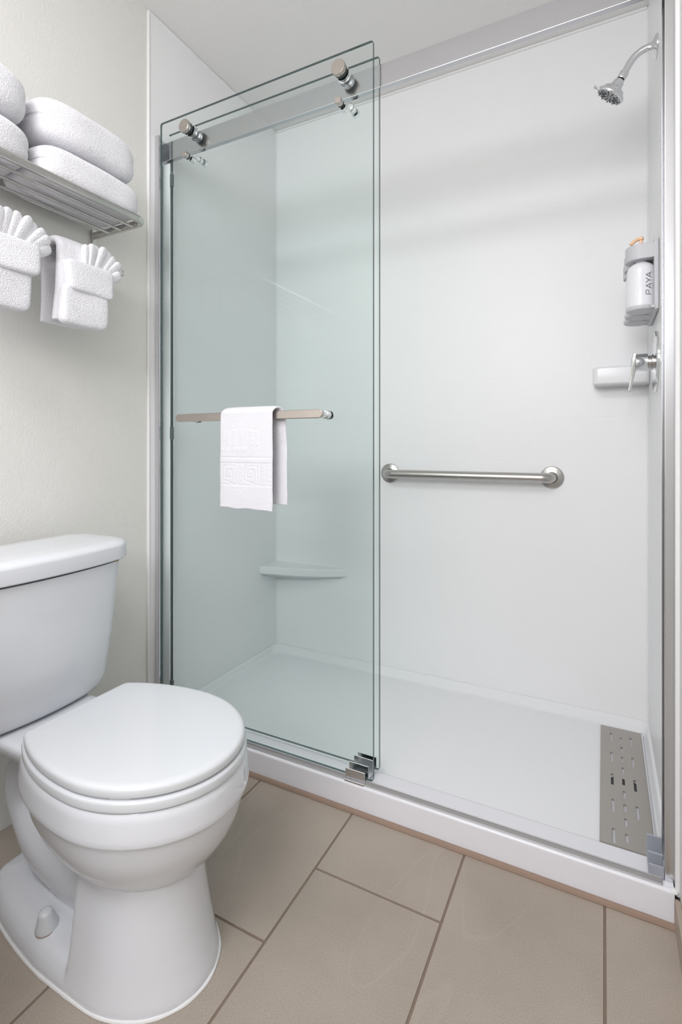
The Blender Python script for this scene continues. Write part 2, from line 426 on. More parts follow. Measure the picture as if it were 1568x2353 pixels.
# ------------------------------------------------------------------ sliding door frame
fr = thing('shower_door_frame', 'silver aluminium frame of the sliding shower doors, top rail, side jambs and curb strip', 'door frame', (0.75, 0.05, 0.07))
HZ0, HZ1, HY0, HY1 = 1.962, 2.024, 0.050, 0.066
bm = new(); box(bm, PT+0.001, W-PT-0.001, HY0, HY1, HZ0, HZ1, 0.0015, 2); link('top_rail', bm, M['rail'], fr)
def jamb(x0, x1, sgn):
    bm = new()
    # U channel open toward the doors: web plus lips
    box(bm, x0, x1, 0.024, 0.030, 0.070, 2.040, 0.0012, 2)
    if sgn > 0:
        box(bm, x0, x0+0.004, 0.029, 0.094, 0.070, 2.040, 0.001, 1)
        pass
    else:
        box(bm, x1-0.004, x1, 0.029, 0.094, 0.070, 2.040, 0.001, 1)
    box(bm, x0, x1, 0.088, 0.094, 0.070, 2.040, 0.0012, 2)
    return bm
link('side_jamb', jamb(PT+0.0005, 0.0265, 1), M['alu'], fr)
link('side_jamb', jamb(1.4848, W-PT-0.0005, -1), M['alu'], fr)
bm = new(); box(bm, 0.0120, 0.0430, 0.0560, 0.0600, 0.070, 1.955, 0.0008, 1); link('vinyl_seal', bm, M['seal'], fr)
bm = new(); box(bm, 0.03, 1.480, 0.0070, 0.0225, 0.0715, 0.0750, 0.001, 1); box(bm, 0.03, 1.480, 0.0205, 0.0225, 0.0715, 0.079, 0.0006, 1)
link('threshold_strip', bm, M['strip'], fr)
for z0, z1 in ((1.874, 1.917), (1.006, 1.049), (0.135, 0.178)):
    bm = new(); box(bm, 0.0435, 0.0555, 0.0555, 0.0640, z0, z1, 0.001, 1)
    link('door_bumper', bm, M['bumper'], fr)
# centre guide: four fins holding both panes
bm = new()
gx0_, gx1_ = 0.742, 0.800
box(bm, gx0_, gx1_, 0.0040, 0.098, 0.0712, 0.0775, 0.0008, 1)
for y0, y1, zt_ in ((0.0105, 0.0135, 0.104), (0.0345, 0.0375, 0.108), (0.066, 0.069, 0.108), (0.0905, 0.0935, 0.104)):
    box(bm, gx0_, gx1_, y0, y1, 0.0765, zt_, 0.0007, 1)
box(bm, gx0_, gx1_, 0.0035, 0.0065, 0.0665, 0.078, 0.0007, 1)
link('centre_guide', bm, M['alu'], fr)
bm = new()
box(bm, 1.456, 1.484, 0.0240, 0.094, 0.0712, 0.080, 0.001, 1)
for y0, y1, zt_ in ((0.0245, 0.0285, 0.098), (0.050, 0.056, 0.106), (0.088, 0.092, 0.118)):
    box(bm, 1.456, 1.484, y0, y1, 0.078, zt_, 0.001, 1)
link('end_guide', bm, M['grey_plastic'], fr)

# ------------------------------------------------------------------ glass doors
def pane(bm, x0, x1, y0, y1, z0, z1, clear_left=False):
    r = 0.008
    poly = rrect(x0, x1, z0, z1, r, 4)
    c = 0.0007
    ins = rrect(x0+c, x1-c, z0+c, z1-c, r-c, 4)
    rows = [[bm.verts.new((p[0], y, p[1])) for p in pl] for pl, y in ((ins, y0), (poly, y0+c), (poly, y1-c), (ins, y1))]
    n = len(poly)
    for a, b in zip(rows, rows[1:]):
        for i in range(n):
            f = bm.faces.new((a[i], a[(i+1) % n], b[(i+1) % n], b[i])); f.material_index = 0 if (clear_left and max(a[i].co.x, a[(i+1) % n].co.x) < x0+0.004) else 1
    f = bm.faces.new(rows[0]); f.material_index = 0
    f = bm.faces.new(rows[-1]); f.material_index = 0
    bmesh.ops.recalc_face_normals(bm, faces=bm.faces)
GY0, GY1 = 0.022, 0.030
d1 = thing('sliding_glass_door', 'nearer greenish glass shower door carrying the towel bar, on two big round rollers', 'shower door', (0.427, 0.026, 0.078), 'sliding glass shower doors')
bm = new(); pane(bm, 0.034, 0.820, GY0, GY1, 0.0795, 2.075); link('glass_pane', bm, [M['glass'], M['edge']], d1, smooth=False)
for x in (0.160, 0.723):
    bm = new(); lathe(bm, (x, 0.0, 2.021), (0, 1, 0), [(0, 0.0195), (0.001, 0.0208), (0.0025, 0.0213), (0.0105, 0.0213), (0.012, 0.0205), (0.012, 0.012)], 48)
    rl = link('roller_knob', bm, M['nickel'], d1, sharp=30)
    bm = new(); lathe(bm, (x, 0.0115, 2.021), (0, 1, 0), [(0, 0.0175), (0.0025, 0.0195), (0.004, 0.0175), (0.0055, 0.0195), (0.008, 0.0195), (0.0102, 0.019)], 40)
    link('rubber_washer', bm, M['black'], rl)
    bm = new(); lathe(bm, (x, 0.0305, 2.021), (0, 1, 0), [(0, 0.019), (0.003, 0.019), (0.0045, 0.0155), (0.0065, 0.0155), (0.008, 0.0205), (0.0125, 0.0205), (0.0145, 0.017), (0.0185, 0.016)], 40)
    link('wheel', bm, M['chrome'], rl)
    bm = new(); lathe(bm, (x, 0.0007, 1.930), (0, 1, 0), [(0, 0.0088), (0.001, 0.0098), (0.002, 0.0100), (0.0150, 0.0100), (0.016, 0.009), (0.016, 0.005)], 32)
    lk = link('lower_knob', bm, M['nickel'], d1, sharp=30)
    bm = new(); lathe(bm, (x, 0.016, 1.930), (0, 1, 0), [(0, 0.0085), (0.0058, 0.0098)], 32); link('rubber_washer', bm, M['black'], lk)
    bm = new(); lathe(bm, (x, 0.0303, 1.930), (0, 1, 0), [(0, 0.0098), (0.004, 0.0098), (0.005, 0.0075), (0.006, 0.0095), (0.0125, 0.0100), (0.0135, 0.0080), (0.0145, 0.0098), (0.019, 0.0098)], 32)
    link('inner_stop', bm, M['chrome'], lk)
# towel bar on the door
BZ = 1.070
bm = new()
poly = []
hx0, hx1, hh = 0.176, 0.703, 0.0118
for k in range(13): a = -PI/2 + PI*k/12; poly.append((hx1-hh+hh*math.cos(a), BZ+hh*math.sin(a)))
for k in range(13): a = PI/2 + PI*k/12; poly.append((hx0+hh+hh*math.cos(a), BZ+hh*math.sin(a)))
def pl(i, y):
    c = [((p[0]-0.4395)*(1-i/0.26)+0.4395, y, (p[1]-BZ)*(1-i/hh)+BZ) for p in poly]; return c
loft(bm, [pl(0.0015, -0.0500), pl(0.0, -0.0488), pl(0, -0.0385), pl(0.0015, -0.0375)])
bmesh.ops.recalc_face_normals(bm, faces=bm.faces)
tb = link('towel_bar', bm, M['nickel'], d1, sharp=30)
for x in (0.200, 0.683):
    bm = new(); lathe(bm, (x, -0.0380, BZ), (0, 1, 0), [(0, 0.0095), (0.040, 0.0095), (0.040, 0.0112), (0.046, 0.0115), (0.0480, 0.0115), (0.050, 0.0100), (0.0515, 0.0118), (0.0575, 0.0118)], 32)
    link('standoff', bm, M['chrome'], tb, sharp=30)
    bm = new(); lathe(bm, (x, 0.0190, BZ), (0, 1, 0), [(0, 0.0124), (0.0028, 0.0124)], 32); link('rubber_washer', bm, M['black'], tb)
    bm = new(); lathe(bm, (x, 0.0304, BZ), (0, 1, 0), [(0, 0.0115), (0.002, 0.0115), (0.003, 0.0095), (0.004, 0.0110), (0.0085, 0.0105), (0.0095, 0.008), (0.0100, 0.0)], 32)
    link('end_cap', bm, M['chrome'], tb, sharp=30)
d2 = thing('sliding_glass_door', 'farther greenish glass shower door behind the one with the towel bar, hung inside the top rail', 'shower door', (0.418, 0.082, 0.066), 'sliding glass shower doors')
bm = new(); pane(bm, 0.0165, 0.8150, 0.0755, 0.0835, 0.0790, 2.070, True); link('glass_pane', bm, [M['glass'], M['edge']], d2, smooth=False)
for x in (0.168, 0.735):
    bm = new(); lathe(bm, (x, 0.0520, 1.940), (0, 1, 0), [(0, 0.006), (0.001, 0.0088), (0.006, 0.0088), (0.007, 0.0065), (0.013, 0.0065), (0.014, 0.0095), (0.0232, 0.0095)], 28)
    k2 = link('lower_knob', bm, M['chrome'], d2)
    bm = new(); lathe(bm, (x, 0.0838, 1.940), (0, 1, 0), [(0, 0.0105), (0.002, 0.0110), (0.012, 0.0110), (0.013, 0.0100)], 32)
    link('end_cap', bm, M['chrome'], k2)
    bm = new(); lathe(bm, (x, 0.0838, 2.012), (0, 1, 0), [(0, 0.0200), (0.010, 0.0205), (0.012, 0.0195)], 32)
    link('roller_knob', bm, M['nickel'], d2)

# ------------------------------------------------------------------ grab bar
gb = thing('grab_bar', 'brushed steel grab bar on two round flanges on the shower back wall', 'grab bar', (0.89, D-PT, 0.869))
BY = D-PT
pts = arc_path([(0.578, BY-0.004, 0.869), (0.578, BY-0.056, 0.869), (1.205, BY-0.056, 0.869), (1.205, BY-0.004, 0.869)], 0.033, 12)
bm = new(); tube(bm, pts, 0.0178, 32); link('bar', bm, M['brush'], gb)
for x in (0.578, 1.205):
    bm = new(); lathe(bm, (x, BY-0.0004, 0.869), (0, -1, 0), [(0, 0.0400), (0.003, 0.0400), (0.0055, 0.0375), (0.0085, 0.0235), (0.0095, 0.0215), (0.0095, 0.0192), (0.005, 0.0188)], 56)
    fl = link('flange', bm, M['brush'], gb, sharp=40)
    bm = new(); lathe(bm, (x, BY-0.0092, 0.869), (0, -1, 0), [(0, 0.0198), (0.0008, 0.0198), (0.0008, 0.0180)], 40); link('seam', bm, M['black'], fl)

# ------------------------------------------------------------------ shower head
sh = thing('shower_fixture', 'chrome multi-spray shower head on a curved arm from the right shower wall', 'shower head', (W-PT, 0.44, 2.104))
bm = new(); lathe(bm, (W-PT-0.0004, 0.44, 2.104), (-1, 0, 0), [(0, 0.031), (0.002, 0.031), (0.006, 0.026), (0.011, 0.016), (0.016, 0.0125), (0.022, 0.0125), (0.022, 0.010)], 40)
link('wall_flange', bm, M['chrome'], sh)
ctrl = [(W-PT-0.018, 0.44, 2.106), (1.478, 0.44, 2.106), (1.462, 0.44, 2.101), (1.446, 0.44, 2.089), (1.434, 0.44, 2.072), (1.424, 0.439, 2.054), (1.420, 0.439, 2.048)]
def smooth_path(P, n=6):
    P = [Vector(p) for p in P]; out = []
    for i in range(len(P)-1):
        p0, p1, p2, p3 = P[max(i-1, 0)], P[i], P[i+1], P[min(i+2, len(P)-1)]
        for k in range(n):
            t = k/n
            out.append(0.5*((2*p1)+(p2-p0)*t+(2*p0-5*p1+4*p2-p3)*t*t+(3*p1-p0-3*p2+p3)*t**3))
    out.append(P[-1]); return out
bm = new(); tube(bm, smooth_path(ctrl), 0.0098, 24); link('arm', bm, M['chrome'], sh)
nd = Vector((-0.50, -0.03, -0.86)).normalized()
p0 = Vector((1.4245, 0.439, 2.056))
bm = new(); lathe(bm, p0, nd, [(0, 0.0110), (0.001, 0.0122), (0.004, 0.0128), (0.017, 0.0125), (0.020, 0.0115), (0.020, 0.007)], 10)
link('nut', bm, M['chrome'], sh, sharp=25)
ax = Vector((-0.60, 0.12, -0.79)).normalized()
p1 = p0 + nd*0.0215
bm = new(); lathe(bm, p1 - ax*0.004, ax, [(0, 0.006), (0.003, 0.0085), (0.0045, 0.0085)], 28); link('ball_seal', bm, M['black'], sh)
bm = new(); lathe(bm, p1, ax, [(0, 0.009), (0.001, 0.012), (0.006, 0.0150), (0.014, 0.0165), (0.020, 0.0190), (0.024, 0.0245), (0.027, 0.0300), (0.033, 0.0330), (0.036, 0.0350), (0.0375, 0.0385), (0.041, 0.0405), (0.0445, 0.0405), (0.047, 0.0390), (0.0475, 0.0365), (0.046, 0.0355)], 56)
hd = link('head_body', bm, M['chrome'], sh, sharp=40)
fc = p1 + ax*0.0462
bm = new(); lathe(bm, fc-ax*0.001, ax, [(0, 0.0358), (0.001, 0.0358), (0.0018, 0.030), (0.0022, 0.0)], 48)
sf = link('spray_face', bm, M['spray'], sh)
u_ = ax.cross(Vector((0, 1, 0))).normalized(); v_ = ax.cross(u_)
bm = new()
for k in range(12):
    a = 2*PI*k/12
    dn = u_*math.cos(a)+v_*math.sin(a)
    for rr_ in (0.0150, 0.0190, 0.0230, 0.0270, 0.0305):
        lathe(bm, fc + dn*rr_ + ax*0.0002, ax, [(0, 0.0019), (0.002, 0.0019), (0.0030, 0.0012)], 8)
for k in range(6):
    a = 2*PI*k/6; dn = u_*math.cos(a)+v_*math.sin(a)
    lathe(bm, fc + dn*0.007 + ax*0.0006, ax, [(0, 0.0016), (0.002, 0.0016), (0.0026, 0.001)], 8)
n_ = link('nozzles', bm, M['nozzle'], sf)
bm = new()
for k in range(12):
    a = 2*PI*(k+0.5)/12; dn = u_*math.cos(a)+v_*math.sin(a); sd = ax.cross(dn)
    lathe(bm, fc + dn*0.0335 + ax*0.0, ax, [(0, 0.0026), (0.004, 0.0026), (0.005, 0.0018)], 10)
link('outer_nubs', bm, M['spray'], sf)
# selector lever sticking out to the left
ld = Vector((-0.80, -0.10, 0.18)); ld = (ld - ax*ld.dot(ax)).normalized()
bm = new(); lathe(bm, p1+ax*0.042+ld*0.037, ld, [(0, 0.0035), (0.008, 0.0030), (0.013, 0.0042), (0.0155, 0.0050), (0.0165, 0.004)], 16)
link('selector_lever', bm, M['chrome'], sh)

# ------------------------------------------------------------------ mixer valve
mv = thing('shower_valve', 'chrome shower mixer with big round wall plate and hanging lever handle', 'shower valve', (W-PT, 0.46, 1.222))
VZ = 1.222; VX = W-PT
bm = new(); lathe(bm, (VX-0.0004, 0.46, VZ), (-1, 0, 0), [(0, 0.0860), (0.003, 0.0860), (0.006, 0.083), (0.008, 0.060), (0.009, 0.024), (0.009, 0.0)], 64); link('wall_plate', bm, M['chrome'], mv)
bm = new(); lathe(bm, (VX-0.008, 0.46, VZ), (-1, 0, 0), [(0, 0.022), (0.004, 0.022), (0.005, 0.0185), (0.014, 0.0185)], 40); link('collar', bm, M['brush'], mv, sharp=30)
bm = new(); lathe(bm, (VX-0.0205, 0.46, VZ), (-1, 0, 0), [(0, 0.022), (0.001, 0.0245), (0.003, 0.0252), (0.031, 0.0252), (0.033, 0.0240), (0.034, 0.0)], 48); link('handle_hub', bm, M['chrome'], mv, sharp=30)
bm = new()
lp = []
for (x, z, hw, th_) in ((1.4500, 1.246, 0.0225, 0.0045), (1.4475, 1.232, 0.0230, 0.0060), (1.4470, 1.215, 0.0215, 0.0065), (1.4455, 1.195, 0.0180, 0.0062), (1.4420, 1.170, 0.0145, 0.0048), (1.4370, 1.141, 0.0125, 0.0042), (1.4363, 1.138, 0.0105, 0.0032)):
    lp.append([(x+th_*sx*c, 0.46+hw*sy, z+0.15*th_*sx*c) for sx, sy, c in ((1, 1, .6), (1, -1, .6), (1, -.9, 1), (-1, -.9, 1), (-1, -1, .6), (-1, 1, .6), (-1, .9, 1), (1, .9, 1))])
for q in lp:
    q[:] = [q[7], q[2], q[1], q[4], q[3], q[6], q[5], q[0]]
loft(bm, lp); bmesh.ops.recalc_face_normals(bm, faces=bm.faces)
link('lever', bm, M['chrome'], mv, sharp=40)

# ------------------------------------------------------------------ soap dispenser rack and bottles
ds = thing('dispenser_rack', 'silver plastic three-place bottle rack on the right shower wall', 'soap dispenser rack', (W-PT, 0.49, 1.36))
BX = 1.4635
ys3 = (0.410, 0.488, 0.566)
bm = new(); box(bm, VX-0.012, VX-0.0005, 0.372, 0.606, 1.353, 1.545, 0.003, 3); link('back_plate', bm, M['bracket'], ds)
# top clamp bar with rounded noses over each bottle
bm = new()
for y in ys3:
    out = [(VX-0.010, y+0.0372), (VX-0.010, y-0.0372)]
    for k in range(0, 17):
        a = math.radians(-90 - k*180/16)
        out.append((BX-0.002+0.0365*math.cos(a), y+0.0372*math.sin(a)))
    z0 = 1.4945; top = 1.535
    cx_, cy_ = BX+0.01, y
    def sc(s): return [((p[0]-cx_)*s+cx_, (p[1]-cy_)*s+cy_) for p in out]
    loft(bm, [[(p[0], p[1], z0) for p in out], [(p[0], p[1], top-0.002) for p in out], [(p[0], p[1], top) for p in sc(0.96)]])
bmesh.ops.recalc_face_normals(bm, faces=bm.faces)
link('top_clamp', bm, M['bracket'], ds, sharp=35)
for y in ys3:
    bm = new()
    lathe(bm, (BX, y, 1.3560), (0, 0, 1), [(0, 0.030), (0.0, 0.034), (0.002, 0.0368), (0.006, 0.0380), (0.011, 0.0380), (0.012, 0.0366), (0.009, 0.033), (0.003, 0.030)], 44)
    box(bm, BX+0.02, VX-0.008, y-0.0388, y+0.0388, 1.3570, 1.3650, 0.001, 1)
    # slotted floor of the cup
    for q in (-0.024, -0.008, 0.008, 0.024):
        L_ = math.sqrt(max(0.033**2-q*q, 0))
        box(bm, BX-L_, BX+L_, y+q-0.005, y+q+0.005, 1.3570, 1.3605)
    link('bottle_cup', bm, M['bracket'], ds, sharp=40)
def bottle_surface(z):
    P = [(1.366, 0.033), (1.368, 0.0352), (1.40, 0.0352), (1.465, 0.0345), (1.477, 0.0320), (1.487, 0.0260), (1.4915, 0.0180)]
    for (a, ra), (b, rb) in zip(P, P[1:]):
        if a <= z <= b: return ra+(rb-ra)*(z-a)/(b-a)
    return 0.0352
def strokes(bm, segs, z0, a_c, h_scale, thick, y, R):
    """flat lettering wrapped on the bottle: local s (reading direction, up the bottle), t (letter height, toward -x -> +x)"""
    for (s0, t0, s1, t1) in segs:
        n = 5
        d = Vector((s1-s0, t1-t0)); L_ = d.length; d /= L_; nn = Vector((-d.y, d.x))*thick/2
        prev = None
        for k in range(n+1):
            c = Vector((s0, t0)) + d*L_*k/n
            pr = []
            for q in (c+nn, c-nn):
                ang = a_c + q.y/R
                pr.append(bm.verts.new((BX + (R+0.0004)*math.sin(ang), y - (R+0.0004)*math.cos(ang), z0+q.x)))
            if prev: bm.faces.new((prev[0], prev[1], pr[1], pr[0]))
            prev = pr
def letters():
    # each letter in (s, t): s along reading direction, t: top of letters is at t = -h (faces left), baseline at t=0
    h = 0.0118; out = []; s = 0.0
    def add(L_, w):
        nonlocal s
        for a, b, c, d in L_: out.append((s+a, -b, s+c, -d))
        s += w
    r = [(0.0, 0, 0.0, h)]
    # P
    P = [(0, 0, 0, h), (0, h, .0055, h), (0, h*.47, .0055, h*.47)]
    pv = (.0055, h)
    for k in range(1, 7):
        a = PI/2 - PI*k/6; q = (.0055+.0033*math.cos(a), h*.735+h*.265*math.sin(a)); P.append((*pv, *q)); pv = q
    add(P, 0.0125)
    A_ = [(0, 0, .0055, h), (.0055, h, .011, 0), (.0022, h*.33, .0088, h*.33)]
    add(A_, 0.0125)
    add([(0, h, .0050, h*.48), (.0100, h, .0050, h*.48), (.0050, h*.48, .0050, 0)], 0.0112)
    add(A_, 0.0125)
    add([(0.0, .0, .0006, .0)], 0.001)
    return [tuple(1.27*q for q in sg) for sg in out]
for i, y in enumerate(ys3[:2]):
    bt = thing('pump_bottle', ['white pump bottle with peach pump, front one in the silver rack', 'white pump bottle almost hidden behind the front bottle in the silver rack'][i], 'soap bottle', (BX, y, 1.361), 'pump bottles in the shower rack')
    bm = new(); lathe(bm, (BX, y, 1.3615), (0, 0, 1), [(0, 0.030), (0.001, 0.0325), (0.004, 0.0348), (0.008, 0.0352), (0.04, 0.0352), (0.105, 0.0345), (0.1155, 0.0320), (0.1235, 0.0260), (0.1285, 0.0180), (0.1310, 0.0140), (0.134, 0.0140)], 64)
    link('bottle_body', bm, M['bottle'], bt)
    bm = new(); lathe(bm, (BX, y, 1.4945), (0, 0, 1), [(0, 0.013), (0.041, 0.013), (0.0415, 0.009), (0.043, 0.0045), (0.062, 0.0042), (0.062, 0.0065), (0.068, 0.0070), (0.0700, 0.0055)], 24)
    # nozzle, pointing out into the shower
    tube(bm, smooth_path([(BX+0.004, y, 1.5605), (BX-0.010, y-0.001, 1.5585), (BX-0.019, y-0.002, 1.5525), (BX-0.025, y-0.003, 1.5455)]), 0.0048, 14)
    link('pump', bm, M['pump'], bt)
    if i == 0:
        bm = new(); strokes(bm, letters(), 1.3960, math.radians(40), 1, 0.0013, y, 0.0354); link('lettering', bm, M['ink'], bt, smooth=False)
        bm = new()
        rr = random.Random(2); sm = []
        for row, (n_l, s_) in enumerate(((6, 0.016), (6, 0.016))):
            for k in range(n_l):
                ss = s_ + k*0.0026; tt = 0.0050+row*0.0035
                sm.append((ss, tt, ss, tt+0.0018)); sm.append((ss, tt+(0.0009 if k % 2 else 0.0), ss+0.0012, tt+(0.0009 if k % 2 else 0.0)))
        strokes(bm, sm, 1.3980, math.radians(37), 1, 0.00045, y, 0.0354); link('small_print', bm, M['grey_ink'], bt, smooth=False)

# ------------------------------------------------------------------ toilet
CY = -0.508
to = thing('toilet', 'white two-piece toilet with closed round lid against the left wall', 'toilet', (0.42, CY, 0.0))
def egg(xw, rf, wm, L_, xb, rc, n1=26, n2=14, n3=6, cy=CY):
    """half outline from front tip to back centre, mirrored; same vertex count always"""
    h = []
    for k in range(n1): a = (PI/2)*k/n1; h.append((xw+rf*math.cos(a), wm*math.sin(a)))
    dx = xw-xb
    we = wm*math.sqrt(max(1-(dx/L_)**2, 0.0)) if L_ > dx else 0.02
    for k in range(n2):
        q = (dx-rc)*k/(n2-1)
        h.append((xw-q, wm*math.sqrt(max(1-(q/L_)**2, 0.0001))))
    w0 = h[-1][1]; 
    for k in range(1, n3+1):
        a = (PI/2)*k/n3
        h.append((xb+rc-rc*math.sin(a), w0-rc*0.9*(1-math.cos(a)) - (w0-we)*0.5*math.sin(a)))
    pts = [(x, cy-w_) for x, w_ in h] + [(x, cy+w_) for x, w_ in reversed(h[1:])]
    return pts
def scaled(pl, s, c, z, dx=0): return [((x-c[0])*s+c[0]+dx, (y-c[1])*s+c[1], z) for x, y in pl]
def inset(pl, d, z):
    n = len(pl); out = []
    for i in range(n):
        a = Vector(pl[i-1]); b = Vector(pl[(i+1) % n]); t = (b-a)
        if t.length < 1e-9: t = Vector((1, 0))
        t.normalize(); nn = Vector((t.y, -t.x))
        p = Vector(pl[i])
        c = Vector((0.50, CY))
        if (c-p).dot(nn) < 0: nn = -nn
        q = p+nn*d; out.append((q.x, q.y, z))
    return out
def inset2(pl, d): return [(x, y) for x, y, z in inset(pl, d, 0)]
# closed lid
LO = egg(0.560, 0.202, 0.174, 0.288, 0.352, 0.014)
bm = new()
loft(bm, [inset(LO, 0.006, 0.4010), inset(LO, 0.0015, 0.4020), inset(LO, 0.0, 0.4050), inset(LO, 0.0, 0.4130), inset(LO, 0.0018, 0.4170), inset(LO, 0.006, 0.4200), inset(LO, 0.013, 0.4214), scaled(inset2(LO, 0.013), 0.8, (0.55, CY), 0.4224), scaled(inset2(LO, 0.013), 0.4, (0.55, CY), 0.4230)])
bmesh.ops.recalc_face_normals(bm, faces=bm.faces)
link('lid', bm, M['seat'], to, sharp=50)
SO = egg(0.560, 0.206, 0.177, 0.292, 0.338, 0.014)
bm = new()
loft(bm, [inset(SO, 0.008, 0.3790), inset(SO, 0.001, 0.3800), inset(SO, 0.0, 0.3830), inset(SO, 0.0, 0.3930), inset(SO, 0.002, 0.3965), inset(SO, 0.006, 0.3980), inset(SO, 0.012, 0.3985)])
bmesh.ops.recalc_face_normals(bm, faces=bm.faces)
link('seat', bm, M['seat'], to, sharp=50)
for x, y in ((0.660, CY-0.1395), (0.660, CY+0.1395)):
    bm = new(); box(bm, x-0.022, x+0.014, y-0.006, y+0.006, 0.3983, 0.4015, 0.001, 1)
    bmesh.ops.rotate(bm, verts=bm.verts, cent=(x, y, 0.4), matrix=Matrix.Rotation(math.radians(28 if y < CY else -28), 3, 'Z'))
    link('lid_bumper', bm, M['seat'], to)
# bowl: rim band and hemisphere, plus deck
RO = egg(0.560, 0.210, 0.1815, 0.300, 0.322, 0.03)
cc = (0.560, CY)
bm = new()
loft(bm, [scaled(RO, 0.22, cc, 0.176, 0.02), scaled(RO, 0.40, cc, 0.180, 0.015), scaled(RO, 0.55, cc, 0.190, 0.01), scaled(RO, 0.69, cc, 0.208, 0.004), scaled(RO, 0.80, cc, 0.231, 0), scaled(RO, 0.875, cc, 0.256), scaled(RO, 0.93, cc, 0.285),
          scaled(RO, 0.958, cc, 0.313), scaled(RO, 0.963, cc, 0.3200), scaled(RO, 0.990, cc, 0.3220), scaled(RO, 0.999, cc, 0.3255), scaled(RO, 1.0, cc, 0.335), scaled(RO, 0.985, cc, 0.362), scaled(RO, 0.975, cc, 0.371), scaled(RO, 0.955, cc, 0.3765), scaled(RO, 0.90, cc, 0.3780)])
bmesh.ops.recalc_face_normals(bm, faces=bm.faces)
bowl = link('bowl', bm, M['china'], to, sharp=40)
bm = new()
def deck(x0, x1, w0, r, z): return [(x, y, z) for x, y in rrect(x0, x1, CY-w0, CY+w0, r, 8)]
loft(bm, [deck(0.20, 0.40, 0.050, 0.04, 0.285), deck(0.175, 0.41, 0.070, 0.045, 0.305), deck(0.140, 0.42, 0.094, 0.05, 0.325), deck(0.118, 0.43, 0.110, 0.04, 0.345), deck(0.115, 0.43, 0.1135, 0.035, 0.358), deck(0.117, 0.43, 0.112, 0.034, 0.3665), deck(0.123, 0.43, 0.106, 0.03, 0.3705), deck(0.14, 0.43, 0.09, 0.03, 0.3712)])
bmesh.ops.recalc_face_normals(bm, faces=bm.faces)
link('deck', bm, M['china'], to, sharp=60)
# pedestal: flared front column, side foot, trapway; blended into one surface
bm = new()
CP = CY-0.016
def colm(xw, rf, wm, xb, z, rc=0.012): return [(x, y, z) for x, y in egg(xw, rf, wm, 3.0, xb, rc, cy=CP)]
loft(bm, [colm(0.56, 0.164, 0.128, 0.500, 0.0), colm(0.56, 0.163, 0.1275, 0.501, 0.012), colm(0.56, 0.155, 0.1225, 0.502, 0.04), colm(0.56, 0.146, 0.1165, 0.503, 0.08), colm(0.56, 0.139, 0.110, 0.503, 0.125), colm(0.56, 0.134, 0.104, 0.502, 0.17), colm(0.56, 0.130, 0.099, 0.500, 0.20), colm(0.56, 0.12, 0.09, 0.50, 0.24)])
def foot(i, z, lo=0.0):
    h = [(0.150+i, 0.0), (0.151+i, 0.034), (0.162+i*.8, 0.058-i*.6), (0.198+i*.5, 0.080-i*.9), (0.26, 0.100-i), (0.33, 0.114-i), (0.42, 0.126-i), (0.50, 0.128-i), (0.56, 0.128-i), (0.56, 0.0)]
    h = [(x, max(w_, 0.0)) for x, w_ in h]
    P = [(x, CP-w_, z) for x, w_ in h[1:-1]] + [(x, CP+w_, z) for x, w_ in reversed(h[1:-1])]
    return P
loft(bm, [foot(0, 0.0), foot(0.0, 0.012), foot(0.005, 0.026), foot(0.014, 0.037), foot(0.030, 0.044), foot(0.055, 0.050)])
tube(bm, smooth_path([(0.44, CY, 0.26), (0.32, CY, 0.300), (0.222, CY, 0.275), (0.188, CY, 0.215), (0.208, CY, 0.160), (0.285, CP, 0.115), (0.38, CP, 0.088), (0.50, CP, 0.088)]), 0.0560, 24)
tube(bm, [(0.40, CP, 0.03), (0.40, CP, 0.30)], 0.035, 20)
bmesh.ops.recalc_face_normals(bm, faces=bm.faces)
pd = link('pedestal', bm, M['china'], to, sharp=180)
rm = pd.modifiers.new('remesh', 'REMESH'); rm.mode = 'VOXEL'; rm.voxel_size = 0.0038; rm.use_smooth_shade = True
sm_ = pd.modifiers.new('smooth', 'SMOOTH'); sm_.factor = 0.6; sm_.iterations = 6
# bolt caps
for s in (-1, 1):
    bm = new(); lathe(bm, (0.403, CP+s*0.088, 0.041), Vector((0, s*0.12, 1)), [(0, 0.0215), (0.006, 0.0215), (0.012, 0.0195), (0.030, 0.0140), (0.035, 0.0125), (0.038, 0.0085), (0.0385, 0.0)], 36)
    bc = link('bolt_cap', bm, M['seat'], to, sharp=40)
    if s < 0:
        bm = new(); lathe(bm, (0.403, CP+s*0.088, 0.0445), Vector((0, s*0.12, 1)), [(0, 0.0222), (0.001, 0.0222)], 36); link('rust_ring', bm, M['rust'], bc)
# tank: bowed front, tapering downward
def tank_loop(x0, x1, bow, hw, r, z, n=14):
    P = rrect(x0, x1, CY-hw, CY+hw, r, 7)
    # resample the straight front so it can bow outward
    out = []
    m = len(P)
    for i in range(m):
        a = P[i]; b = P[(i+1) % m]
        k_n = n if i % 8 == 7 else 1
        for k in range(k_n): out.append((a[0]+(b[0]-a[0])*k/k_n, a[1]+(b[1]-a[1])*k/k_n))
    res = []
    for x, y in out:
        t = (y-CY)/hw; f = max(0, (x-x0)/(x1-x0))
        res.append((x + bow*(1-t*t)*f, y, z))
    return res
bm = new()
loft(bm, [tank_loop(0.085, 0.200, 0.018, 0.115, 0.030, 0.3740), tank_loop(0.075, 0.226, 0.020, 0.135, 0.034, 0.3750), tank_loop(0.068, 0.236, 0.022, 0.152, 0.038, 0.3790), tank_loop(0.062, 0.240, 0.023, 0.163, 0.040, 0.390),
          tank_loop(0.060, 0.243, 0.024, 0.171, 0.040, 0.410), tank_loop(0.060, 0.250, 0.026, 0.186, 0.042, 0.52), tank_loop(0.060, 0.258, 0.028, 0.203, 0.045, 0.690)])
bmesh.ops.recalc_face_normals(bm, faces=bm.faces)
